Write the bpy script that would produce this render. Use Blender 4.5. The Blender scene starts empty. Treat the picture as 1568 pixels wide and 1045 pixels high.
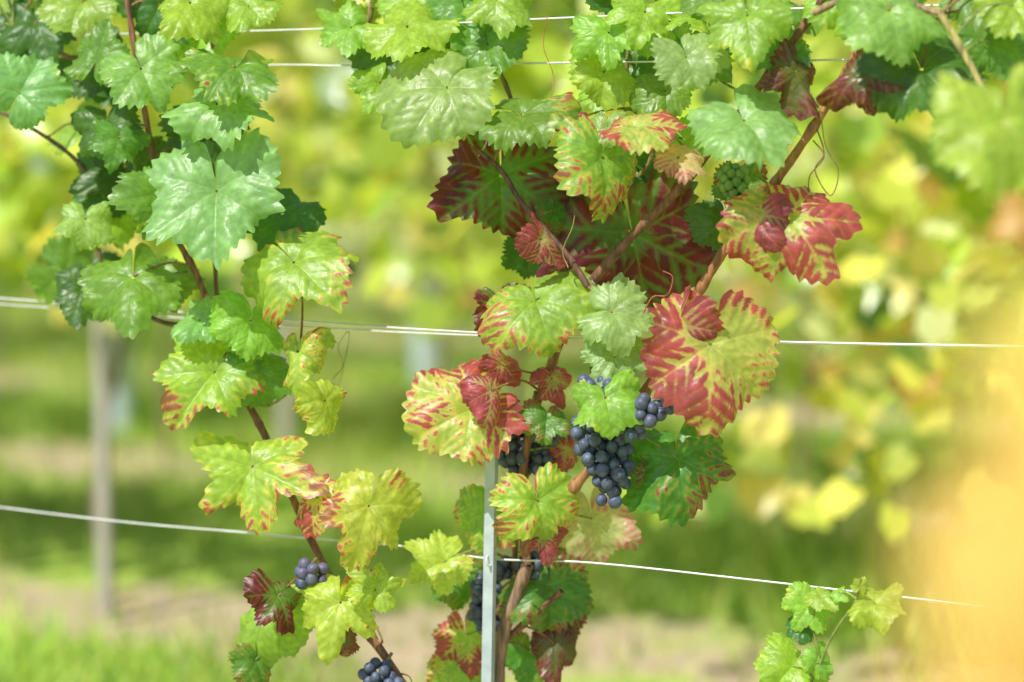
import bpy, math, numpy as np
from mathutils import Vector
rng = np.random.default_rng(7)
scene = bpy.context.scene
rad = math.radians

# ---------------------------------------------------------------- site survey
H = 1.2                       # eye height
LENS = 85.0
K = 36.0/LENS/1568.0
PITCH = math.atan((522.5-155)*K)
A = rad(22)                   # heading of the vine rows
N = np.array([math.sin(A), math.cos(A), 0.0])      # across the rows (away)
D = np.array([math.cos(A), -math.sin(A), 0.0])     # along the rows
C0 = 2.96*math.cos(A)         # main row
SP = 2.1                      # row spacing
EYE = np.array([0, 0, H])
def ray(px, py):
    F = np.array([0, math.cos(PITCH), -math.sin(PITCH)])
    U = np.array([0, math.sin(PITCH), math.cos(PITCH)])
    return F + np.array([1., 0, 0])*(px-784)*K + U*(522.5-py)*K
def S(px, py, w=0.0):
    """survey reading -> point on the row's vertical trellis plane, w metres off it"""
    d = ray(px, py); t = (C0-w)/N.dot(d)
    return EYE+d*t
def mpp(px, py, w=0.0):
    d = ray(px, py); return (C0-w)/N.dot(d)*K

# ---------------------------------------------------------------- mesh accumulator
class Acc:
    def __init__(s): s.v=[]; s.f4=[]; s.f3=[]; s.c=[]; s.n=0
    def add(s, v, c, q=None, t=None):
        v=np.asarray(v,dtype=np.float32); s.v.append(v)
        c=np.asarray(c,dtype=np.float32)
        if c.ndim==1: c=np.tile(c,(len(v),1))
        s.c.append(c)
        if q is not None and len(q): s.f4.append(np.asarray(q)+s.n)
        if t is not None and len(t): s.f3.append(np.asarray(t)+s.n)
        s.n+=len(v)
    def obj(s, name, mat, parent=None, smooth=True):
        v=np.concatenate(s.v); c=np.concatenate(s.c)
        loops=[];tot=[]
        if s.f4:
            q=np.concatenate(s.f4); loops.append(q.ravel()); tot.append(np.full(len(q),4))
        if s.f3:
            t=np.concatenate(s.f3); loops.append(t.ravel()); tot.append(np.full(len(t),3))
        loops=np.concatenate(loops).astype(np.int32); tot=np.concatenate(tot).astype(np.int32)
        me=bpy.data.meshes.new(name)
        me.vertices.add(len(v)); me.vertices.foreach_set('co',v.ravel())
        me.loops.add(len(loops)); me.loops.foreach_set('vertex_index',loops)
        me.polygons.add(len(tot))
        st=np.concatenate([[0],np.cumsum(tot)[:-1]]).astype(np.int32)
        me.polygons.foreach_set('loop_start',st); me.polygons.foreach_set('loop_total',tot)
        me.update(calc_edges=True)
        me.polygons.foreach_set('use_smooth',np.full(len(tot),smooth))
        at=me.color_attributes.new('Col','FLOAT_COLOR','POINT')
        at.data.foreach_set('color',np.hstack([c,np.ones((len(c),1),np.float32)]).astype(np.float32).ravel())
        me.materials.append(mat)
        ob=bpy.data.objects.new(name,me); scene.collection.objects.link(ob)
        if parent: ob.parent=parent
        return ob
def empty(name, loc=(0,0,0)):
    e=bpy.data.objects.new(name,None); scene.collection.objects.link(e); e.empty_display_size=.1
    return e

# ---------------------------------------------------------------- materials
def newmat(name):
    m=bpy.data.materials.new(name); m.use_nodes=True; nt=m.node_tree
    for n in list(nt.nodes): nt.nodes.remove(n)
    out=nt.nodes.new('ShaderNodeOutputMaterial')
    return m,nt,out
def node(nt,t,**kw):
    n=nt.nodes.new(t)
    for k,v in kw.items():
        if k in n.inputs: n.inputs[k].default_value=v
        else: setattr(n,k,v)
    return n
def mixc(nt,a,b,fac,mode='MIX'):
    m=nt.nodes.new('ShaderNodeMix'); m.data_type='RGBA'; m.blend_type=mode
    for sock,val in ((0,fac),(6,a),(7,b)):
        if hasattr(val,'is_output'): nt.links.new(val,m.inputs[sock])
        else: m.inputs[sock].default_value=val
    return m.outputs[2]
def leaf_mat(name, trans=0.35, rough=0.42, bump=0.25, nscale=260., spec=0.5, detail=True, tint=(1.9,1.75,.7,1)):
    m,nt,out=newmat(name); L=nt.links
    at=node(nt,'ShaderNodeAttribute',attribute_name='Col')
    geo=node(nt,'ShaderNodeNewGeometry')
    col=at.outputs['Color']
    p=node(nt,'ShaderNodeBsdfPrincipled'); p.inputs['Roughness'].default_value=rough
    p.inputs['Specular IOR Level'].default_value=spec
    if detail:
        tc=node(nt,'ShaderNodeTexCoord')
        nz=node(nt,'ShaderNodeTexNoise'); nz.inputs['Scale'].default_value=nscale*.35; nz.inputs['Detail'].default_value=3
        L.new(tc.outputs['Object'],nz.inputs['Vector'])
        mr=node(nt,'ShaderNodeMapRange'); mr.inputs['From Min'].default_value=.25; mr.inputs['From Max'].default_value=.75
        mr.inputs['To Min'].default_value=.86; mr.inputs['To Max'].default_value=1.14
        L.new(nz.outputs['Fac'],mr.inputs['Value'])
        col=mixc(nt,col,mr.outputs['Result'],1.0,'MULTIPLY')
        bp=node(nt,'ShaderNodeBump'); bp.inputs['Strength'].default_value=bump; bp.inputs['Distance'].default_value=.0015
        L.new(nz.outputs['Fac'],bp.inputs['Height']); L.new(bp.outputs['Normal'],p.inputs['Normal'])
        rr=node(nt,'ShaderNodeMapRange'); rr.inputs['From Min'].default_value=.3; rr.inputs['From Max'].default_value=.7
        rr.inputs['To Min'].default_value=rough-.07; rr.inputs['To Max'].default_value=rough+.12
        L.new(nz.outputs['Fac'],rr.inputs['Value']); L.new(rr.outputs['Result'],p.inputs['Roughness'])
    back=mixc(nt,col,(.30,.36,.20,1),.25)
    colb=mixc(nt,col,back,geo.outputs['Backfacing'])
    L.new(colb,p.inputs['Base Color'])
    tr=node(nt,'ShaderNodeBsdfTranslucent')
    tcx=mixc(nt,colb,tint,1.0,'MULTIPLY')
    L.new(tcx,tr.inputs['Color'])
    mx=node(nt,'ShaderNodeMixShader'); mx.inputs[0].default_value=trans
    L.new(p.outputs[0],mx.inputs[1]); L.new(tr.outputs[0],mx.inputs[2]); L.new(mx.outputs[0],out.inputs[0])
    return m
def bark_mat(name,rough=.6,scale=180):
    m,nt,out=newmat(name); L=nt.links
    at=node(nt,'ShaderNodeAttribute',attribute_name='Col')
    tc=node(nt,'ShaderNodeTexCoord'); mp=node(nt,'ShaderNodeMapping'); mp.inputs['Scale'].default_value=(1,1,.18)
    L.new(tc.outputs['Object'],mp.inputs['Vector'])
    nz=node(nt,'ShaderNodeTexNoise'); nz.inputs['Scale'].default_value=scale; nz.inputs['Detail'].default_value=4
    L.new(mp.outputs[0],nz.inputs['Vector'])
    mr=node(nt,'ShaderNodeMapRange'); mr.inputs['From Min'].default_value=.3; mr.inputs['From Max'].default_value=.7
    mr.inputs['To Min'].default_value=.45; mr.inputs['To Max'].default_value=1.5
    L.new(nz.outputs['Fac'],mr.inputs['Value'])
    col=mixc(nt,at.outputs['Color'],mr.outputs['Result'],1.0,'MULTIPLY')
    bp=node(nt,'ShaderNodeBump'); bp.inputs['Strength'].default_value=.6; bp.inputs['Distance'].default_value=.002
    L.new(nz.outputs['Fac'],bp.inputs['Height'])
    p=node(nt,'ShaderNodeBsdfPrincipled'); p.inputs['Roughness'].default_value=rough
    L.new(col,p.inputs['Base Color']); L.new(bp.outputs[0],p.inputs['Normal']); L.new(p.outputs[0],out.inputs[0])
    return m
def metal_mat(name,col,rough=.45,metal=.6):
    m,nt,out=newmat(name); L=nt.links
    tc=node(nt,'ShaderNodeTexCoord')
    nz=node(nt,'ShaderNodeTexNoise'); nz.inputs['Scale'].default_value=60; nz.inputs['Detail'].default_value=6
    L.new(tc.outputs['Object'],nz.inputs['Vector'])
    c=mixc(nt,tuple(x*.6 for x in col)+(1,),tuple(min(1,x*1.2) for x in col)+(1,),nz.outputs['Fac'])
    p=node(nt,'ShaderNodeBsdfPrincipled'); p.inputs['Roughness'].default_value=rough; p.inputs['Metallic'].default_value=metal
    L.new(c,p.inputs['Base Color']); L.new(p.outputs[0],out.inputs[0])
    return m
def berry_mat(name,bl,amt):
    m,nt,out=newmat(name); L=nt.links
    at=node(nt,'ShaderNodeAttribute',attribute_name='Col')
    tc=node(nt,'ShaderNodeTexCoord')
    nz=node(nt,'ShaderNodeTexNoise'); nz.inputs['Scale'].default_value=110; nz.inputs['Detail'].default_value=5; nz.inputs['Roughness'].default_value=.65
    L.new(tc.outputs['Object'],nz.inputs['Vector'])
    mr=node(nt,'ShaderNodeMapRange'); mr.inputs['From Min'].default_value=.34; mr.inputs['From Max'].default_value=.6; mr.inputs['To Min'].default_value=.15; mr.inputs['To Max'].default_value=1
    L.new(nz.outputs['Fac'],mr.inputs['Value'])
    bloom=mixc(nt,at.outputs['Color'],bl,amt)
    c=mixc(nt,at.outputs['Color'],bloom,mr.outputs['Result'])
    p=node(nt,'ShaderNodeBsdfPrincipled'); p.inputs['Roughness'].default_value=.5
    L.new(c,p.inputs['Base Color']); L.new(p.outputs[0],out.inputs[0])
    return m
M_leaf=leaf_mat('vine_leaf',.38,.40,.6,330,.65,tint=(2.2,2.1,.75,1))
M_bgleaf=leaf_mat('row_leaf',.45,.30,spec=.9,detail=False,tint=(1.8,1.65,.6,1))
M_fgleaf=leaf_mat('autumn_leaf',.40,.5,.3,200,.4,tint=(1.25,1.2,.9,1))
M_grass=leaf_mat('grass_blade',.35,.5,detail=False)
M_cane=bark_mat('cane_bark')
M_wire=metal_mat('galvanised_wire',(.85,.87,.88),.4,.2)
M_post=metal_mat('galvanised_steel',(.54,.62,.69),.5,.2)
M_bpost=metal_mat('weathered_post',(.46,.42,.37),.8,0)
M_berry=berry_mat('grape_skin',(.13,.17,.26,1),.8)
M_green=berry_mat('unripe_grape_skin',(.2,.32,.12,1),.6)
M_tube=metal_mat('guard_plastic',(.52,.64,.70),.5,0)

# ---------------------------------------------------------------- tubes
def catmull(P,n=8):
    P=np.asarray(P,float)
    if len(P)<3:
        t=np.linspace(0,1,n+1)[:,None]; return P[0]*(1-t)+P[-1]*t
    Q=np.vstack([2*P[0]-P[1],P,2*P[-1]-P[-2]]); out=[]
    for i in range(1,len(Q)-2):
        a,b,c,d=Q[i-1],Q[i],Q[i+1],Q[i+2]
        for t in np.linspace(0,1,n,endpoint=False):
            out.append(.5*((2*b)+(-a+c)*t+(2*a-5*b+4*c-d)*t*t+(-a+3*b-3*c+d)*t**3))
    out.append(P[-1]); return np.array(out)
def tube(acc,P,r0,r1,col,sides=8,n=8,knots=0.):
    P=catmull(P,n)
    m=len(P); T=np.gradient(P,axis=0); T/=np.linalg.norm(T,axis=1)[:,None]+1e-9
    up=np.array([.3,.9,.2]); X=np.cross(T,up); X/=np.linalg.norm(X,axis=1)[:,None]+1e-9; Y=np.cross(T,X)
    r=np.linspace(r0,r1,m)
    if knots>0:
        s=np.concatenate([[0],np.cumsum(np.linalg.norm(np.diff(P,axis=0),axis=1))])
        ph=(s/.075)%1; r=r*(1+knots*np.exp(-((ph-.5)/.09)**2))*(1+.06*np.sin(s*130))
    a=np.linspace(0,2*np.pi,sides,endpoint=False)
    v=(P[:,None,:]+r[:,None,None]*(np.cos(a)[None,:,None]*X[:,None,:]+np.sin(a)[None,:,None]*Y[:,None,:])).reshape(-1,3)
    i=np.arange(m-1)[:,None]*sides; j=np.arange(sides)[None,:]; k=(j+1)%sides
    q=np.stack([i+j,i+k,i+sides+k,i+sides+j],-1).reshape(-1,4)
    acc.add(v,col,q=q)
    return P

# ---------------------------------------------------------------- leaves
def vnoise(x,y,f,g):
    L=g.random((64,64)); ox,oy=g.random(2)*20
    X=x*f+ox+20; Y=y*f+oy+20; xi=np.floor(X).astype(int); yi=np.floor(Y).astype(int)
    fx=X-xi; fy=Y-yi; fx=fx*fx*(3-2*fx); fy=fy*fy*(3-2*fy)
    a=L[xi%64,yi%64];b=L[(xi+1)%64,yi%64];c=L[xi%64,(yi+1)%64];d=L[(xi+1)%64,(yi+1)%64]
    return (a*(1-fx)+b*fx)*(1-fy)+(c*(1-fx)+d*fx)*fy
def sst(a,b,x):
    t=np.clip((x-a)/(b-a),0,1); return t*t*(3-2*t)
def mix(a,b,t): return a*(1-t[:,None])+np.asarray(b)[None,:]*t[:,None]
GREEN=(.135,.285,.035); DG=(.060,.155,.024); LG=(.29,.46,.050); YG=(.43,.53,.070); YEL=(.70,.62,.11)
PINK=(.44,.060,.085); RED=(.30,.026,.036); DRED=(.125,.009,.016); BRN=(.27,.14,.06)
TYPES={
 'g':(GREEN,LG,YG,1.38,9), 'G':(DG,GREEN,LG,1.35,9), 'l':(LG,YG,YEL,1.30,9), 'b':((.25,.43,.115),LG,YG,1.45,9),
 'gr':(GREEN,YG,RED,1.10,1.35), 'lr':((.26,.43,.05),(.50,.54,.08),PINK,.98,1.25), 'y':((.40,.52,.06),(.62,.60,.10),RED,1.10,1.24),
 'yr':((.36,.49,.055),(.66,.60,.11),PINK,.93,1.17), 'R':((.40,.47,.09),(.66,.50,.15),(.37,.042,.070),.53,1.30),
 'P':((.38,.34,.12),(.48,.22,.15),(.32,.045,.080),.36,1.25), 'dr':((.10,.21,.03),(.14,.08,.02),DRED,.58,1.5),
 'dg':((.09,.24,.03),(.28,.30,.04),(.22,.025,.045),.86,1.14), 'br':((.12,.13,.03),(.20,.10,.04),(.15,.028,.035),.50,.98),
 'pk':((.52,.50,.24),(.54,.38,.26),(.44,.18,.18),.70,1.15), 'Y':((.82,.60,.14),(.82,.57,.13),(.8,.45,.10),1.15,1.6),
 'O':((.60,.32,.10),(.50,.22,.07),(.4,.14,.06),.8,1.2),
}
_a=np.array([0,7,15,24,31,40,52,62,72,80,88,98,108,122,140,155,166,173,180.])
_full=np.array([1.0,.98,.94,.89,.87,.88,.92,.91,.88,.85,.84,.85,.87,.85,.80,.74,.66,.53,.16])
_lob =np.array([1.0,.92,.78,.58,.49,.62,.93,.88,.70,.56,.54,.66,.80,.78,.70,.63,.54,.42,.14])
def leaf_local(g,typ,lob,nr,nt,kx,ky,fold,ruf):
    base,tran,edge,thr,bthr=TYPES[typ]
    base=np.array(base)*np.array([g.uniform(.82,1.18),g.uniform(.92,1.08),g.uniform(.8,1.3)])
    th=np.linspace(-177,177,nt); ta=np.abs(th)
    asym=1+.07*g.standard_normal()*np.sign(th)*np.sin(np.radians(ta))
    thw=ta+g.uniform(-4,4)*np.sin(np.radians(th)*2+g.random()*6)
    R=np.interp(thw,_a,_full)*(1-lob)+np.interp(thw,_a,_lob)*lob
    ker=np.hanning(9)[1:-1]; ker/=ker.sum(); Rs=np.convolve(np.pad(R,3,mode='edge'),ker,'valid')
    ph=g.random(3)*6.28
    Rs=Rs*asym*(1+.05*np.sin(np.radians(th)*3+ph[0])+.035*np.sin(np.radians(th)*7+ph[1]))
    nteeth=36
    wb=.9*vnoise(np.radians(th)*1.5,th*0,1.5,g)
    u=(th/360*nteeth+wb)%1
    tooth=np.where(u<.65,u/.65,(1-u)/.35)
    big=.35+1.3*vnoise(np.floor(th/360*nteeth+wb)*.37,th*0,2.7,g)
    teeth=(tooth-.5)*.085*big*(1-sst(150,175,ta))
    t=np.linspace(.03,1,nr)[:,None]
    r=t*Rs[None,:]+t**6*teeth[None,:]
    TH=np.radians(th)[None,:]+0*r
    r=r*(1-.20*t**4*sst(.70,.95,vnoise(TH*1.2,t*0+TH*0,1.6,g)))
    x=(r*np.sin(TH)).ravel(); y=(r*np.cos(TH)).ravel(); rr=r.ravel(); tt=(t+0*r).ravel(); thd=np.degrees(TH).ravel()
    mains=np.array([0,52,-52,108,-108.])
    dth=np.abs(thd[:,None]-mains[None,:]); k=dth.argmin(1); dl=np.radians(dth[np.arange(len(k)),k])
    s=rr*np.cos(dl); d=rr*np.sin(dl)
    sp=.165; wob=.35*(vnoise(x,y,3,g)-.5)
    ph2=((s-d*.85)/sp+wob+.5+.5*(thd>mains[k]))%1
    ds=np.abs(ph2-.5)*sp*.76
    iv=np.clip(np.minimum(d/.07,ds/.050),0,1)
    vm=np.exp(-(d/.011)**2)*(1-.5*tt)+.5*np.exp(-(ds/.008)**2)*(1-.5*tt)
    vm=np.clip(vm,0,1)
    n1=vnoise(x,y,2.4,g); n2=vnoise(x,y,7,g); n3=vnoise(x,y,22,g); n4=vnoise(x,y,45,g)
    da=g.random()*6.28; dw=g.uniform(.10,.36)
    F=.54*tt+.40*iv*sst(.05,.4,tt)+.68*(n1-.5)+.42*(n2-.5)+.26*(n3-.5)+.12*(n4-.5)+dw*(x*math.cos(da)+y*math.sin(da))
    c=np.tile(base,(len(x),1))
    c*=(.88+.24*n2)[:,None]*(.90+.16*iv)[:,None]
    c=mix(c,tran,sst(thr-.32,thr,F)*.8)
    edge=np.array(edge)*(.6+.8*n2[:,None])
    m_=sst(thr-.03,thr+.12,F)[:,None]*.93; c=c*(1-m_)+edge*m_
    c=mix(c,BRN,sst(bthr-.1,bthr,F))
    c=mix(c,BRN,sst(.80,.88,n3*.5+n4*.2+n2*.3)*.6)
    vc=np.minimum(base*1.4+np.array([.05,.06,.02]),.65)
    c=mix(c,vc,vm*.45)
    c*=(.90+.20*n3)[:,None]
    # form
    z=.018*np.clip(d/.12,0,1)+.012*iv*tt+.17*(n1-.5)*tt+.042*(n2-.5)*tt+.005*(n3-.5)
    z+=ruf*tt**2*np.sin(np.radians(thd)*(2+g.integers(0,3))+ph[0])*.17+ruf*tt**3*.06*np.sin(np.radians(thd)*6+ph[2])+ruf*tt**6*.035*np.sin(np.radians(thd)*15+ph[1])
    z+=-.06*np.exp(-(rr/.14)**2)+g.uniform(-.28,.28)*x*y
    z+=(fold+g.uniform(-.15,.35))*np.abs(x)*(1-.3*np.abs(x))
    kxs=kx*np.where(x>0,g.uniform(.5,1.8),g.uniform(.5,1.8)); ky=ky*g.uniform(.6,1.4)
    def bend(p,z,k):
        kk=k*(.35+.65*np.abs(p)/.7); kk=np.where(np.abs(kk)<1e-3,1e-3,kk)
        a=p*kk; return np.sin(a)/kk+z*np.sin(a), z*np.cos(a)-(1-np.cos(a))/kk
    x2,z=bend(x,z,kxs); y2,z=bend(y-.2,z,ky); y2=y2+.2
    i=np.arange(nr-1)[:,None]*nt; j=np.arange(nt-1)[None,:]
    q=np.stack([i+j,i+j+1,i+j+nt+1,i+j+nt],-1).reshape(-1,4)
    return np.stack([x2,y2,z],1),np.clip(c,0.004,.9),q
def place(v,P,scale,rot,pitch,yaw,centre=.22):
    R=np.array([1.,0,0]);U=np.array([0,0,1.]);Nn=np.array([0,-1.,0])
    T=math.sin(rad(rot))*R-math.cos(rad(rot))*U
    X=np.cross(T,Nn)
    def rot_ax(vv,ax,a):
        c,s=math.cos(a),math.sin(a); return vv*c+np.cross(ax,vv)*s+ax*ax.dot(vv)*(1-c)
    a=-rad(pitch)
    T,X,Nn=[rot_ax(q,R,a) for q in (T,X,Nn)]
    T,X,Nn=[rot_ax(q,U,rad(yaw)) for q in (T,X,Nn)]
    M=np.stack([X,T,Nn],0)
    w=(v-np.array([0,centre,0]))@M*scale+P
    j=np.array([0,-centre,-.05])@M*scale+P
    return w,j
class Vine:
    def __init__(s,name,lean=0.0):
        s.root=empty(name); s.leaves=Acc(); s.canes=Acc(); s.pts=[]; s.pet=Acc(); s.lean=lean
    def cane(s,pts,r0,r1,col=(.24,.105,.055),w=0.0,knots=.32,n=10):
        P=[S(p[0],p[1],(p[2] if len(p)>2 else w)+s.lean) for p in pts]
        Q=tube(s.canes,P,r0,r1,col,10,n,knots); s.pts.append(Q); return Q
    def leaf(s,cx,cy,wpx,rot=0,typ='g',pitch=20,yaw=0,off=.03,kx=.5,ky=.6,lob=.2,fold=.0,ruf=.8,hi=True,pet=True):
        g=np.random.default_rng(int(cx*7919+cy*104729+int(wpx/20)*31)&0xffffffff)
        nr,nt=(42,210) if hi else (20,130)
        off=off+s.lean
        v,c,q=leaf_local(g,typ,lob,nr,nt,kx,ky,fold,ruf)
        P=S(cx,cy,off); sc=wpx*mpp(cx,cy,off)/1.60
        w,j=place(v,P,sc,rot,pitch,yaw); s.leaves.add(w,c,q=q)
        if pet and s.pts:
            A_=np.concatenate(s.pts); dd=np.linalg.norm(A_-j,axis=1)+.25*np.clip(A_[:,2]-j[2],0,9)
            k=dd.argmin(); e=A_[k]; L=np.linalg.norm(e-j)
            if L<.22:
                mid=(j+e)/2+np.array([0,0,.12*L])+g.standard_normal(3)*.06*L
                col=(.30,.14,.06) if g.random()<.4 else (.22,.28,.06)
                tube(s.pet,[j,mid,e],.0011,.0017,col,6,5)
    def done(s,mat=None):
        s.leaves.obj('leaves',mat or M_leaf,s.root); s.canes.obj('canes',M_cane,s.root)
        if s.pet.n: s.pet.obj('petioles_and_tendrils',M_cane,s.root)

# ======================= left vine =======================
VL=Vine('grapevine',.10)
VL.cane([(700,1460),(690,1300),(655,1130),(612,1042),(575,985),(545,948),(512,895),(482,838),(448,762),(408,672),(372,602),(340,530),(303,425),(265,352),(238,255),(215,130),(195,0),(185,-90)],.0058,.0034)
VL.cane([(300,500),(240,490),(170,440),(140,330),(125,255),(30,186),(-60,150)],.003,.0025,(.14,.08,.05),w=-.02)
VL.cane([(340,530),(330,400),(345,250),(320,150),(330,20),(325,-70)],.003,.0025,w=-.03)
VL.cane([(215,130),(110,90),(20,40)],.003,.002,w=-.02)
VL.cane([(372,602),(410,622),(455,590)],.002,.0014,(.32,.30,.08))
VL.cane([(545,948),(585,985),(568,940)],.0016,.001,(.32,.2,.08))
L=VL.leaf
L(38,128,122,150,'b',15,10,.05,.3,.3)
L(60,45,130,20,'G',30,0,-.02); L(-10,60,120,0,'G',20,0,-.03); L(120,12,120,-10,'l',40,0,.0)
L(152,80,92,170,'g',25,-20,.03,.7,.4); L(222,118,125,20,'b',25,10,.05,.5,.5)
L(350,160,150,70,'b',48,0,.06,.7,.4); L(338,100,158,-80,'gr',64,0,.07,.6,.4,.2)
L(165,205,100,15,'G',20,-15,.02); L(180,220,90,-20,'g',30,25,.05)
L(300,14,130,30,'l',35,10,.04); L(388,15,90,40,'l',40,0,.0); L(240,20,110,-30,'G',20,0,-.02)
L(330,318,212,6,'b',22,-8,.08,.35,.4,.5); L(243,312,125,-25,'g',25,22,.06,.8,.5)
L(130,345,92,-10,'b',30,20,.05); L(200,440,168,2,'g',38,-5,.07,.8,.8,.2); L(122,455,90,-20,'G',20,20,.02)
L(463,412,185,48,'lr',38,-12,.06,.8,.6,.25); L(440,335,130,30,'G',45,0,.0); L(312,496,84,40,'b',45,0,.05)
L(382,505,105,-20,'l',20,30,.05,.7,.5); L(316,585,158,-28,'lr',30,-5,.06,.7,.6,.5); L(392,580,112,8,'g',15,20,.03,.8,.6)
L(455,553,115,15,'yr',15,-30,.06,1.4,.8,.3,ruf=1.2); L(503,625,90,15,'yr',10,55,.06,1.2,.5)
L(388,738,190,8,'yr',26,0,.06,.5,.5,1.0); L(482,777,108,0,'R',12,-38,.04,1.2,.6,.3); L(560,795,160,-18,'yr',18,12,.07,.7,.5,.8)
L(578,893,82,160,'y',20,20,.05,.8,.5,.8); L(516,942,146,-8,'y',18,-10,.07,.7,.5,.9); L(400,965,150,-12,'l',10,-32,.05,1.0,.5,.1)
L(432,925,98,10,'dr',20,30,.08,1.3,.8,.4,ruf=1.3); L(395,1020,75,10,'dg',10,40,.05,1.5); L(525,985,50,0,'br',10,20,.03)
L(320,200,120,30,'G',20,0,-.03);L(190,270,120,0,'G',10,0,-.03);L(150,290,110,-30,'G',10,0,-.02)
L(255,440,90,20,'g',20,0,.0);L(285,250,100,0,'G',20,0,-.02)
for i in range(18):
    if i<13: cx,cy=rng.uniform(-80,360),rng.uniform(-120,150)
    else: cx,cy=rng.uniform(100,240),rng.uniform(180,450)
    L(cx,cy,rng.uniform(85,130),rng.uniform(-70,70),rng.choice(['G','G','g','l']),rng.uniform(5,55),rng.uniform(-40,40),rng.uniform(-.14,-.03),rng.uniform(.3,1),rng.uniform(.2,.9),rng.uniform(.0,.5),hi=False)
# ======================= centre vine =======================
VC=Vine('grapevine')
VC.cane([(760,1460),(772,1250),(762,1100),(768,985),(790,915),(808,865)],.0100,.0072,(.28,.17,.11),knots=.12)
VC.cane([(808,865),(800,790),(806,690),(828,600),(850,545),(882,470),(900,438)],.0052,.0046,w=-.005)
VC.cane([(900,438),(962,368),(1032,298),(1075,246),(1150,150),(1245,20),(1300,-70)],.0058,.0042,(.20,.095,.05),w=.012)
VC.cane([(768,985),(815,945),(860,905)],.0045,.003,w=-.01)
VC.cane([(800,850),(850,780),(886,738),(960,650),(1050,482),(1102,395),(1132,350),(1188,278),(1260,172),(1322,60),(1380,-80)],.0062,.0048,(.34,.16,.065),w=.018)
VC.cane([(900,438),(868,390),(800,312),(768,262),(725,225)],.0038,.0028,(.15,.07,.05),w=.03)
VC.cane([(768,262),(790,190),(760,100),(700,20),(680,-80)],.003,.0022,(.2,.16,.06),w=-.03)
VC.cane([(900,438),(930,330),(1000,230),(960,120),(980,0),(1000,-80)],.003,.0022,(.2,.18,.06),w=-.03)
VC.cane([(788,640),(786,700),(790,790),(788,868)],.0040,.0036,(.34,.15,.09),w=-.03)
VC.cane([(1440,22),(1475,80),(1508,142)],.004,.0036,(.42,.36,.12),w=.09)
VC.cane([(1245,20),(1330,-10),(1440,22)],.004,.0036,(.3,.2,.1),w=.05)
VC.cane([(650,60),(600,90),(560,60)],.002,.002,(.2,.22,.06),w=-.01)
VC.cane([(884,432),(900,440),(912,432)],.0070,.006,(.36,.27,.2),w=.014,knots=0)
L=VC.leaf
L(668,150,195,-28,'b',32,-10,.09,.4,.4,.2); L(578,135,80,-30,'l',20,20,.03); L(640,42,145,60,'l',60,0,.05)
L(525,45,100,-60,'l',40,0,.03,lob=.6); L(590,92,125,-20,'G',25,0,.0); L(715,30,140,10,'g',40,0,.0); L(748,78,105,20,'g',30,-20,.02)
L(760,10,110,0,'l',30,0,.03); L(640,0,120,0,'l',30,0,-.03)
L(820,172,158,80,'gr',60,0,.05,.5,.5,.3); L(875,190,60,60,'P',50,0,.04)
L(1056,98,103,15,'b',28,10,.07,.6,.4); L(1146,38,138,10,'l',25,-12,.07,.5,.5,.4); L(1150,196,162,20,'b',45,5,.08,.6,.5,.1)
L(925,122,100,-10,'l',20,20,.02); L(932,62,110,10,'l',25,-15,.04,lob=.8); L(985,28,115,-20,'l',35,10,.03,lob=.8); L(1020,150,95,0,'g',25,0,.01)
L(1200,90,80,-10,'g',25,0,.02); L(1095,0,110,0,'g',30,0,.03)
L(1368,32,160,12,'b',30,0,.08,.5,.5); L(1425,118,188,30,'G',42,-5,.05,.9,.6,.2); L(1300,10,120,0,'l',20,0,.0); L(1525,75,110,10,'g',25,10,.03)
L(1500,10,120,-20,'g',25,0,.02); L(1560,20,120,20,'l',25,10,.05)
L(1532,210,225,-10,'l',25,10,.42,.4,.4,.2,pet=False); L(1575,340,100,0,'O',20,0,.75,pet=False)
L(925,262,165,-12,'lr',12,42,.06,1.0,.5,.2); L(990,192,130,85,'R',66,0,.09,.8,.6,.1); L(1050,245,92,60,'pk',45,10,.07,1.0,.7)
L(930,200,60,10,'b',25,-20,.05)
L(768,292,182,2,'dr',10,0,.01,.4,.4,.3); L(975,390,240,12,'dr',-8,0,-.05,.4,.3,.2); L(1222,352,188,30,'R',25,6,.06,.6,.5,.05)
L(1155,345,105,-15,'P',15,-38,.07,1.2,.7,.1); L(1222,125,118,-10,'br',15,25,.04,1.3,.8,.5,ruf=1.4); L(1320,125,130,20,'br',15,-30,.05,1.3,.8,.5,ruf=1.4)
L(836,376,90,30,'P',15,45,.05,1.4,.8); L(826,475,168,20,'lr',35,-8,.06,.7,.8,.15); L(850,330,60,0,'dg',20,20,.0)
L(952,480,112,75,'b',38,0,.05,.7,.5,.2); L(1088,556,214,-4,'R',10,6,.09,.35,.40,.0,ruf=.45); L(1030,512,140,-25,'P',8,-48,.085,.9,.5,.0)
L(945,560,110,20,'b',22,0,.06,.7,.6,.8); L(930,622,112,10,'l',30,0,.10,.6,.5,.1); L(1042,725,175,10,'dg',14,-10,.035,.8,.6,.35)
L(1020,745,90,0,'dg',15,15,.02); L(702,636,165,-60,'R',28,0,.07,.7,.6,.0); L(752,610,98,-20,'P',15,40,.08,1.3,.7,.1)
L(770,485,95,0,'dr',10,30,.0); L(775,565,75,40,'P',10,40,.03,1.4); L(836,652,70,-10,'dg',25,10,.03); L(850,590,70,20,'P',10,30,.0)
L(828,785,132,10,'yr',10,24,.05,1.0,.5,.5); L(738,800,102,-5,'lr',12,-28,.01,1.0,.5); L(668,866,100,-60,'y',30,0,.04,.8,.5,.5)
L(910,812,125,10,'pk',-5,0,-.06,.5,.4,.2); L(865,700,70,-10,'P',10,20,-.03,1.4); L(705,895,95,0,'dg',15,10,-.03); L(715,985,95,10,'R',15,-10,-.03)
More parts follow.
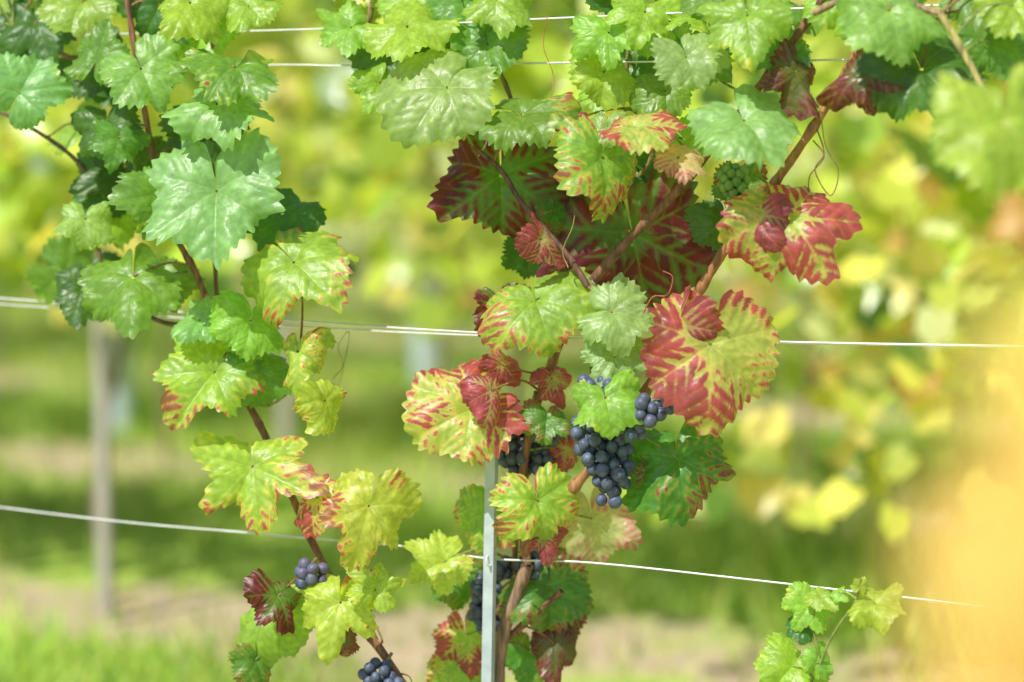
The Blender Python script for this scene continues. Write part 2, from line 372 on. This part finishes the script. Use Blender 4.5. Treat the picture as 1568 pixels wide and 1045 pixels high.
L(842,915,130,0,'dg',15,10,-.02,1.1,.5,.3); L(850,1000,95,0,'br',10,10,-.03,1.4); L(812,1010,90,0,'dg',10,0,-.05); L(702,1035,90,0,'lr',20,0,-.02); L(835,830,70,0,'P',10,30,.04)
L(860,950,90,30,'br',10,0,-.06); L(1130,290,80,0,'dg',10,0,-.02); L(1110,350,90,0,'G',10,0,-.03)
L(860,300,70,-20,'G',10,0,-.02); L(810,395,80,0,'G',10,0,-.03); L(920,400,90,0,'dr',0,0,-.06)
for i in range(50):
    if i<32: cx,cy=rng.uniform(545,1120),rng.uniform(-120,120)
    elif i<45: cx,cy=rng.uniform(1100,1600),rng.uniform(-120,50)
    else: cx,cy=rng.uniform(900,1060),rng.uniform(100,270)
    if 765<cx<895 and cy>-20: continue
    L(cx,cy,rng.uniform(80,125),rng.uniform(-80,80),rng.choice(['g','g','l','l','G']),rng.uniform(5,60),rng.uniform(-45,45),rng.uniform(-.13,-.02),rng.uniform(.3,1),rng.uniform(.2,.9),rng.uniform(.0,.7),hi=False)
def tendril(V,pts,w=.02,r=.0009,col=(.2,.09,.05)):
    tube(V.pet,[S(p[0],p[1],w+V.lean) for p in pts],r,r*.6,col,5,8)
tendril(VC,[(1250,195),(1262,235),(1248,262),(1272,300),(1284,262),(1265,225),(1258,185)])
tendril(VC,[(1245,215),(1262,240),(1240,270),(1238,300)])
tendril(VC,[(838,25),(832,70),(848,120),(840,165),(828,220)],.02,.0007,(.4,.2,.08))
tendril(VC,[(985,480),(1000,455),(1022,452),(1030,425),(1015,415)],.05,.001,(.4,.12,.07))
tendril(VC,[(870,410),(862,385),(876,350),(880,330)],.05,.001,(.3,.22,.08))
tendril(VL,[(510,580),(525,560),(518,530),(535,510),(520,585),(508,586)],-.08,.0008,(.4,.4,.2))
tendril(VL,[(600,1030),(625,1035),(632,1050)],.0,.0012)

# low shoot on the right
VS=Vine('vine_shoot')
VS.cane([(1330,1450),(1270,1250),(1235,1090),(1262,1002),(1283,960),(1308,925),(1318,885)],.0022,.001,(.2,.24,.06),w=.06,knots=.2)
VS.cane([(1255,1005),(1245,960),(1250,925)],.001,.001,(.2,.26,.06),w=.06)
L=VS.leaf
L(1234,935,74,-35,'l',20,0,.06,.5,.5); L(1262,918,48,40,'l',50,0,.06); L(1352,926,84,62,'l',62,0,.06,.7,.4); L(1222,963,46,-60,'G',40,0,.06)
L(1205,1030,105,-40,'l',30,0,.06,.6,.5); L(1252,1008,54,150,'l',20,30,.06); L(1318,896,28,150,'l',10,20,.06); L(1285,910,34,-40,'l',50,0,.06)

# ======================= grapes =======================
def sphere_tpl(nu=14,nv=9):
    v=[(0,0,1)];q=[];t=[]
    for i in range(1,nv):
        p=math.pi*i/nv
        for j in range(nu):
            a=2*math.pi*j/nu; v.append((math.sin(p)*math.cos(a),math.sin(p)*math.sin(a),math.cos(p)))
    v.append((0,0,-1))
    for j in range(nu): t.append((0,1+j,1+(j+1)%nu)); t.append((len(v)-1,1+(nv-2)*nu+(j+1)%nu,1+(nv-2)*nu+j))
    for i in range(nv-2):
        for j in range(nu): q.append((1+i*nu+j,1+(i+1)*nu+j,1+(i+1)*nu+(j+1)%nu,1+i*nu+(j+1)%nu))
    return np.array(v,float),np.array(q),np.array(t)
SV,SQ,ST=sphere_tpl(18,12)
def bunch(name,blobs,rb,seed,cols,w=.03,stem=None,tries=9000,mat=None):
    g=np.random.default_rng(seed); a=Acc(); pts=[]
    B=[(S(b[0],b[1],w+(b[4] if len(b)>4 else 0)),b[2]*mpp(b[0],b[1],w),b[3]*mpp(b[0],b[1],w)) for b in blobs]
    for _ in range(tries):
        c,rx,rz=B[g.integers(len(B))]
        u=g.standard_normal(3); u/=np.linalg.norm(u); u*=g.random()**.2
        p=c+u*np.array([rx,min(rx,rz)*.8,rz])
        if all(np.linalg.norm(p-q)>rb*1.55 for q in pts): pts.append(p)
    for p in pts:
        r=rb*g.uniform(.86,1.1); sh=np.array([1,1,g.uniform(.98,1.12)])
        c=np.array(cols[g.integers(len(cols))])*g.uniform(.7,1.4)
        a.add(SV*sh*r+p,c,q=SQ,t=ST)
    root=empty(name); a.obj('berries',mat or M_berry,root)
    st=Acc(); top=max(pts,key=lambda p:p[2]); bot=min(pts,key=lambda p:p[2]); mid=np.mean(pts,axis=0)
    e=S(*stem) if stem else top+np.array([0,0,.04])
    tube(st,[e,top*.5+mid*.5,mid,bot*.8+mid*.2],.0022,.0012,(.22,.2,.07),6,6)
    for p in pts[::2]:
        tube(st,[mid*.6+p*.4+np.array([0,0,.004]),p],.0009,.0009,(.2,.2,.07),5,2)
    st.obj('stalk',M_cane,root)
BL=[(.030,.038,.075),(.022,.028,.06),(.035,.04,.085),(.035,.022,.05)]
bunch('grape_bunch',[(924,692,38,34),(938,724,30,30),(934,757,18,15),(908,668,26,20),(895,645,20,16)],.0080,3,BL,.060,(905,560,0))
bunch('grape_bunch',[(990,630,26,22),(912,592,28,14),(965,658,24,12),(1035,610,18,24)],.0080,5,BL,.075,(960,600,0))
bunch('grape_bunch',[(790,665,26,24),(835,660,22,20),(815,705,42,22),(780,690,20,24),(830,712,24,14)],.0076,8,BL,-.02,(820,600,0))
bunch('grape_bunch',[(815,870,26,22),(745,905,22,26),(745,940,24,30),(770,870,20,16)],.0073,9,BL,-.03,(800,800,0))
bunch('grape_bunch',[(474,880,23,18)],.0076,11,[(.03,.035,.085),(.08,.03,.07)],.15,(490,850,.1))
bunch('grape_bunch',[(580,1032,24,18),(590,1060,26,26)],.0073,12,BL,.12,(600,1000,.1))
GB=[(.17,.32,.05),(.13,.26,.05)]
bunch('unripe_grape_bunch',[(1122,278,20,26),(1128,305,14,16)],.0058,13,GB,.01,(1130,350,0),mat=M_green)
bunch('unripe_grape_bunch',[(704,294,10,12)],.0045,14,GB,.03,(725,225,0),mat=M_green)
VL.done(); VC.done(); VS.done()

# ======================= trellis of the main row =======================
def wire(name,pts,r=.00125,w=0.0,mat=M_wire):
    a=Acc(); tube(a,[S(p[0],p[1],w) for p in pts],r,r,(.5,.5,.5),8,10); return a.obj(name,mat)
wire('trellis_wire',[(-900,650),(0,777),(400,818),(620,837),(752,856),(905,862),(1150,888),(1568,937),(2300,1030)],.00125,.012)
wire('trellis_wire',[(-900,390),(0,457),(420,489),(760,511),(1165,523),(1568,531),(2300,545)],.00125,.015)
wire('trellis_wire',[(-900,404),(0,466),(420,498),(760,515),(1165,525),(1568,532),(2300,548)],.0011,-.012)
wire('trellis_wire',[(-900,80),(0,57),(480,45),(880,27),(1230,13),(1568,5),(2300,-20)],.0012,.01)
wire('trellis_wire',[(-900,120),(0,108),(410,100),(540,101),(900,96),(1280,92),(1568,88),(2300,75)],.0012,-.012)
def post(name,base,top,wd,dp,hooks=(),mat=None):
    a=Acc(); base=np.array(base,float); top=np.array(top,float)
    prof=[(-1,-1),(-.55,-1.0),(.55,-1.0),(1,-1),(1,1),(.72,1),(.72,-.6),(-.72,-.6),(-.72,1),(-1,1)]
    prof=np.array(prof)*np.array([wd/2,dp/2]); n=len(prof)
    v=[]
    for P in (base,top):
        for x,y in prof: v.append(P+D*x+N*y)
    q=[(i,(i+1)%n,n+(i+1)%n,n+i) for i in range(n)]
    a.add(v,(.5,.5,.5),q=q+[(n+3,n+4,n+5,n+6),(n+0,n+3,n+6,n+7),(n+0,n+7,n+8,n+9)])
    ob=a.obj(name,mat or M_post,smooth=False)
    if len(hooks):
        hk=Acc()
        for h in hooks:
            c=base+(top-base)*h
            tube(hk,[c-N*(dp/2)+D*0.004,c-N*(dp/2+.006)+D*.002,c-N*(dp/2+.007)+np.array([0,0,.008]),c-N*(dp/2+.001)+np.array([0,0,.012])],.0012,.001,(.5,.5,.5),6,4)
        hk.obj('wire_hooks',M_wire,ob)
    return ob
pb=S(747,1045,.028); pt=S(754,652,.028); dirp=(pt-pb)/(pt-pb)[2]
post('metal_post',pb-dirp*(pb[2]+.05),pt,.0130,.011,hooks=[(S(750,857)[2]+.05)/(pt[2]+.05)])

# ======================= foreground vine of the near row =======================
VF=Vine('autumn_grapevine')
cF=C0-SP
def rowpt(k,u,z,w=0): return N*(C0+SP*k-w)+D*u+np.array([0,0,z])
def at_xy(x,z,dy=0):
    y=(cF-x*N[0])/N[1]+dy; return np.array([x,y,z])
Q=tube(VF.canes,[at_xy(.34,0),at_xy(.33,.3),at_xy(.32,.6),at_xy(.27,.85),at_xy(.23,1.0),at_xy(.24,1.15),at_xy(.28,1.4),at_xy(.3,1.6)],.012,.004,(.28,.14,.08),8,8,.2); VF.pts.append(Q)
gF=np.random.default_rng(5)
spots=[(.172,1.095,'Y'),(.156,1.05,'Y'),(.174,1.125,'Y'),(.203,1.14,'Y'),(.19,1.0,'Y'),(.22,1.05,'Y'),(.18,.96,'Y'),(.148,1.00,'Y'),(.23,.95,'Y'),(.21,.88,'Y'),(.17,.90,'Y'),(.28,1.1,'Y'),(.28,1.0,'O'),(.208,1.165,'Y'),(.25,1.20,'Y'),(.31,1.22,'Y'),(.34,.9,'Y'),(.25,.8,'Y'),(.36,1.05,'Y'),(.35,1.3,'Y'),(.3,1.35,'Y'),(.28,1.27,'O'),(.4,1.2,'Y'),(.38,1.4,'Y'),(.33,.75,'Y'),(.160,1.03,'Y'),(.20,1.10,'Y'),(.18,1.06,'Y'),(.145,1.015,'Y')]
for x,z,ty in spots:
    v,c,q=leaf_local(gF,ty,gF.uniform(.1,.5),20,110,.5,.5,0,.7)
    w,j=place(v,at_xy(x,z,gF.uniform(-.05,.08)),.052*gF.uniform(.8,1.1),gF.uniform(-50,50),gF.uniform(20,50),gF.uniform(-30,30)); VF.leaves.add(w,c,q=q)
    e=Q[np.linalg.norm(Q-j,axis=1).argmin()]; tube(VF.pet,[j,(j+e)/2+np.array([0,0,.01]),e],.0012,.0016,(.4,.2,.08),5,4)
VF.done(M_fgleaf)

# ======================= vineyard rows behind =======================
LA=np.radians([0,20,32,52,78,108,140,170,190,220,252,282,308,328,340])
LR=np.array([1,.84,.76,.9,.74,.82,.70,.35,.35,.70,.82,.74,.9,.76,.84])
fx=np.concatenate([[0],LR*np.sin(LA)]); fy=np.concatenate([[0],LR*np.cos(LA)])
def clump(acc,P,sz,col,g,up=.65,face=None):
    n=len(P); face=-N if face is None else face
    nn=g.standard_normal((n,3))*.6+face*.5+np.array([0,0,up]); nn/=np.linalg.norm(nn,axis=1)[:,None]
    t=g.standard_normal((n,3))*.5+np.array([0,0,-1]); t-=nn*(t*nn).sum(1)[:,None]; t/=np.linalg.norm(t,axis=1)[:,None]
    x=np.cross(t,nn); m=len(fx)
    fz=-.35*(fx**2+fy**2)*g.uniform(-.3,1.2,(n,1))+.25*np.abs(fx)*g.uniform(0,1,(n,1))
    v=P[:,None,:]+sz[:,None,None]*(fx[None,:,None]*x[:,None,:]+fy[None,:,None]*t[:,None,:]+fz[:,:,None]*nn[:,None,:])
    i=np.arange(n)[:,None]*m; j=np.arange(1,m)[None,:]; k=np.where(j+1<m,j+1,1)
    tri=np.stack([i+0*j,i+k,i+j],-1).reshape(-1,3)
    acc.add(v.reshape(-1,3),np.repeat(col,m,axis=0),t=tri)
pal=np.array([(.48,.65,.09),(.32,.49,.055),(.64,.74,.13),(.80,.77,.17),(.12,.24,.03),(.86,.74,.24),(.62,.36,.12),(.74,.80,.44)])
for k in range(1,7):
    g=np.random.default_rng(100+k); half=5+1.1*k
    root=empty('vineyard_row'); a=Acc(); tr=Acc()
    n=int(2*half*(1000 if k<4 else 500)); u=g.uniform(-half,half,n)
    zlo=.70 if k==1 else .55
    z=zlo+(2.05-zlo)*g.random(n)**.9
    x0=(N*(C0+SP*k))[0]+D[0]*u
    right=x0>.36 if k==1 else x0>.9
    ext=right&(g.random(n)<(.28 if k==1 else .18)); z[ext]=g.uniform(.35,.9,ext.sum())
    ph=g.random(4)*6.28
    dens=.55+.28*np.sin(u*5.6+ph[0])+.22*np.sin(u*2.1+z*4+ph[1])+.28*np.sin(z*9+u*3+ph[2])
    dens=np.where(ext,np.maximum(dens,.35),dens*np.clip((z-zlo+.05)/.25,.1,1))
    keep=g.random(n)<dens; u=u[keep]; z=z[keep]; n=len(u)
    w=g.normal(0,.17,n)
    P=N*(C0+SP*k)-N*w[:,None]+D*u[:,None]+np.array([0,0,1.])*z[:,None]
    prob=np.array([.26,.15,.23,.11,.11,.04,.01,.09])
    ci=g.choice(8,n,p=prob); xx=P[:,0]
    warm=(xx>.38*(1+.35*k))&(g.random(n)<.28); ci[warm]=g.choice([3,5,6,5,3],warm.sum())
    col=pal[ci]*g.uniform(.7,1.2,(n,1))
    clump(a,P,g.uniform(.045,.075,n),np.clip(col,0,.9),g)
    a.obj('foliage',M_bgleaf,root)
    for uu in np.arange(-half,half,1.05):
        uu+=g.uniform(-.1,.1); b=rowpt(k,uu,0)
        tube(tr,[b,b+D*g.uniform(-.05,.05)+np.array([0,0,.3]),b+D*g.uniform(-.08,.08)+np.array([0,0,.7])],.012,.009,(.22,.17,.10),7,5,.1)
        for s in range(3):
            tp=b+D*g.uniform(-.45,.45)+np.array([0,0,g.uniform(1.5,1.95)])
            tube(tr,[b+np.array([0,0,.65]),b*.5+tp*.5+D*g.uniform(-.08,.08),tp],.004,.003,(.30,.2,.08),5,4)
    tr.obj('trunks_and_canes',M_cane,root)
    wr=Acc()
    for zz in (.62,.92,1.3,1.6): tube(wr,[rowpt(k,-half,zz),rowpt(k,half,zz)],.0009,.0009,(.5,.5,.5),5,2)
    wr.obj('wires',M_bpost,root)
def ground_at(px,py):
    d=ray(px,py); t=-H/d[2]; return EYE+d*t
gp=ground_at(163,955); post('vineyard_post',gp,gp+np.array([0,0,1.7]),.028,.025,mat=M_bpost)
for k,uu in ((1,4.6),(1,-5.0),(2,-3.6),(2,3.4),(3,-5.5),(3,4.4)):
    post('vineyard_post',rowpt(k,uu,-.02),rowpt(k,uu,1.9),.035,.03,mat=M_bpost)
def guard(px,pyb,h,r=.05):
    p=ground_at(px,pyb); a=Acc(); n=20
    an=np.linspace(0,2*np.pi,n,endpoint=False); v=[]
    for zz,rr in ((0,r),(h*.5,r*1.0),(h-.006,r),(h,r*1.08),(h,r*.96),(h*.1,r*.94)):
        v+= [p+np.array([rr*math.cos(q_),rr*math.sin(q_),zz]) for q_ in an]
    q=[(i*n+j,i*n+(j+1)%n,(i+1)*n+(j+1)%n,(i+1)*n+j) for i in range(5) for j in range(n)]
    a.add(v,(.5,.5,.5),q=q); a.obj('vine_guard_tube',M_tube)
guard(652,604,.46,.055); guard(186,668,.42,.04)

# ======================= grass =======================
g=np.random.default_rng(77)
n=80000
y=4.0+11*g.random(n)**1.3; x=(g.random(n)*2-1)*(y*.30+1.6)
c=(x*N[0]+y*N[1]-C0)/SP; fr=np.abs(c-np.round(c))
tuft=np.sin(x*3.1+1)*np.sin(y*2.3)+.7*np.sin(x*7.3+y*5.1)
lim=np.where(c<1.5,.15,.05)
keep=((fr>lim+.05*np.sin(x*4)) & (tuft>-.9+g.random(n)*.8)) | (g.random(n)<.15)
x=x[keep];y=y[keep];n=len(x)
h=g.uniform(.05,.14,n)*(1+.5*np.sin(x*2+y)); wd=g.uniform(.003,.006,n); az=g.random(n)*6.28; ln=g.normal(0,.5,(n,2))*h[:,None]
b=np.stack([x,y,np.zeros(n)],1); s=np.stack([np.cos(az),np.sin(az),np.zeros(n)],1)*wd[:,None]
l=np.stack([ln[:,0],ln[:,1],np.zeros(n)],1); up=np.stack([np.zeros(n)]*2+[h],1)
v=np.stack([b-s,b+s,b+s*.7+up*.6+l*.35,b-s*.7+up*.6+l*.35,b+up+l],1).reshape(-1,3)
i=np.arange(n)*5
gp_=np.array([(.30,.50,.06),(.46,.62,.12),(.14,.29,.035),(.70,.70,.26)])
patch=(.6+.7*(np.sin(x*2.7+2)*np.sin(y*1.9+1)*.5+.5))[:,None]
cc=gp_[g.choice(4,n,p=[.35,.3,.18,.17])]*g.uniform(.7,1.3,(n,1))*patch
a=Acc(); a.add(v,np.repeat(np.clip(cc,0,.85),5,axis=0),q=np.stack([i,i+1,i+2,i+3],1),t=np.stack([i+3,i+2,i+4],1)); a.obj('grass',M_grass,smooth=False)

# ======================= ground =======================
m,nt,out=newmat('vineyard_ground'); Lk=nt.links
geo=node(nt,'ShaderNodeNewGeometry')
dot=node(nt,'ShaderNodeVectorMath',operation='DOT_PRODUCT'); dot.inputs[1].default_value=tuple(N); Lk.new(geo.outputs['Position'],dot.inputs[0])
nz=node(nt,'ShaderNodeTexNoise'); nz.inputs['Scale'].default_value=1.6; nz.inputs['Detail'].default_value=7; Lk.new(geo.outputs['Position'],nz.inputs['Vector'])
def mth(op,a,b=None):
    q=node(nt,'ShaderNodeMath',operation=op)
    for i_,vv in enumerate((a,b)):
        if vv is None: continue
        if hasattr(vv,'is_output'): Lk.new(vv,q.inputs[i_])
        else: q.inputs[i_].default_value=vv
    return q.outputs[0]
u=mth('DIVIDE',mth('SUBTRACT',dot.outputs['Value'],C0),SP); u=mth('ABSOLUTE',mth('SUBTRACT',u,mth('ROUND',u)))
u=mth('ADD',u,mth('MULTIPLY',mth('SUBTRACT',nz.outputs['Fac'],.5),.75))
mr=node(nt,'ShaderNodeMapRange'); mr.inputs['From Min'].default_value=.09; mr.inputs['From Max'].default_value=.23; Lk.new(u,mr.inputs['Value'])
n2=node(nt,'ShaderNodeTexNoise'); n2.inputs['Scale'].default_value=14; n2.inputs['Detail'].default_value=8; Lk.new(geo.outputs['Position'],n2.inputs['Vector'])
dirt=mixc(nt,(.32,.24,.15,1),(.64,.51,.37,1),n2.outputs['Fac'])
gr=mixc(nt,(.20,.34,.04,1),(.50,.60,.13,1),n2.outputs['Fac'])
cg=mixc(nt,dirt,gr,mr.outputs['Result'])
p=node(nt,'ShaderNodeBsdfPrincipled'); p.inputs['Roughness'].default_value=.9; p.inputs['Specular IOR Level'].default_value=.1
bp=node(nt,'ShaderNodeBump'); bp.inputs['Strength'].default_value=.8; bp.inputs['Distance'].default_value=.03
Lk.new(n2.outputs['Fac'],bp.inputs['Height']); Lk.new(bp.outputs[0],p.inputs['Normal'])
Lk.new(cg,p.inputs['Base Color']); Lk.new(p.outputs[0],out.inputs[0])
me=bpy.data.meshes.new('ground'); R_=900
me.from_pydata([(-R_,-R_,0),(R_,-R_,0),(R_,R_,0),(-R_,R_,0)],[],[(0,1,2,3)]); me.materials.append(m)
scene.collection.objects.link(bpy.data.objects.new('ground',me))
# distant trees
g=np.random.default_rng(55); a=Acc(); n=7000
cx=g.uniform(-22,22,60)
ii=g.integers(0,60,n); d3=g.standard_normal((n,3)); d3/=np.linalg.norm(d3,axis=1)[:,None]; d3*=g.random((n,1))**.4
hh=g.uniform(2.2,4,60)
P=np.stack([cx[ii]+d3[:,0]*1.9,34+g.uniform(-2,2,60)[ii]+d3[:,1]*1.7,hh[ii]*.62+d3[:,2]*hh[ii]*.5],1)
P[:,2]=np.clip(P[:,2],.1,9)
col=pal[g.choice(5,n)]*.8*g.uniform(.6,1.3,(n,1))
clump(a,P,g.uniform(.15,.3,n),col,g); root=empty('distant_trees'); a.obj('foliage',M_bgleaf,root)
tr=Acc()
for j in range(60): tube(tr,[(cx[j],34,0),(cx[j]+.1,34,hh[j]*.4),(cx[j],34,hh[j]*.8)],.12,.05,(.12,.09,.07),7,4)
tr.obj('trunks',M_cane,root)

# ======================= light, sky, camera =======================
sv=Vector((-.40,-.52,.88)).normalized()
sun=bpy.data.lights.new('sun','SUN'); sun.energy=5.0; sun.angle=rad(.5); sun.color=(1,.96,.88)
so=bpy.data.objects.new('sun',sun); scene.collection.objects.link(so); so.rotation_euler=sv.to_track_quat('Z','Y').to_euler()
w=bpy.data.worlds.new('World'); scene.world=w; w.use_nodes=True; nt=w.node_tree
bg=nt.nodes['Background']; sk=nt.nodes.new('ShaderNodeTexSky'); sk.sky_type='NISHITA'; sk.sun_disc=False
sk.sun_elevation=math.asin(sv.z); sk.sun_rotation=math.atan2(sv.x,sv.y)
nt.links.new(sk.outputs[0],bg.inputs[0]); bg.inputs[1].default_value=.13
cam=bpy.data.cameras.new('camera'); co=bpy.data.objects.new('camera',cam); scene.collection.objects.link(co)
co.location=EYE; co.rotation_euler=(math.pi/2-PITCH,0,0); cam.lens=LENS; cam.sensor_width=36; cam.clip_end=2000; cam.clip_start=.05
cam.dof.use_dof=True; cam.dof.focus_distance=float(S(880,520,.05)[1]); cam.dof.aperture_fstop=1.7
scene.camera=co
scene.view_settings.view_transform='Standard'; scene.view_settings.look='None'; scene.view_settings.exposure=0
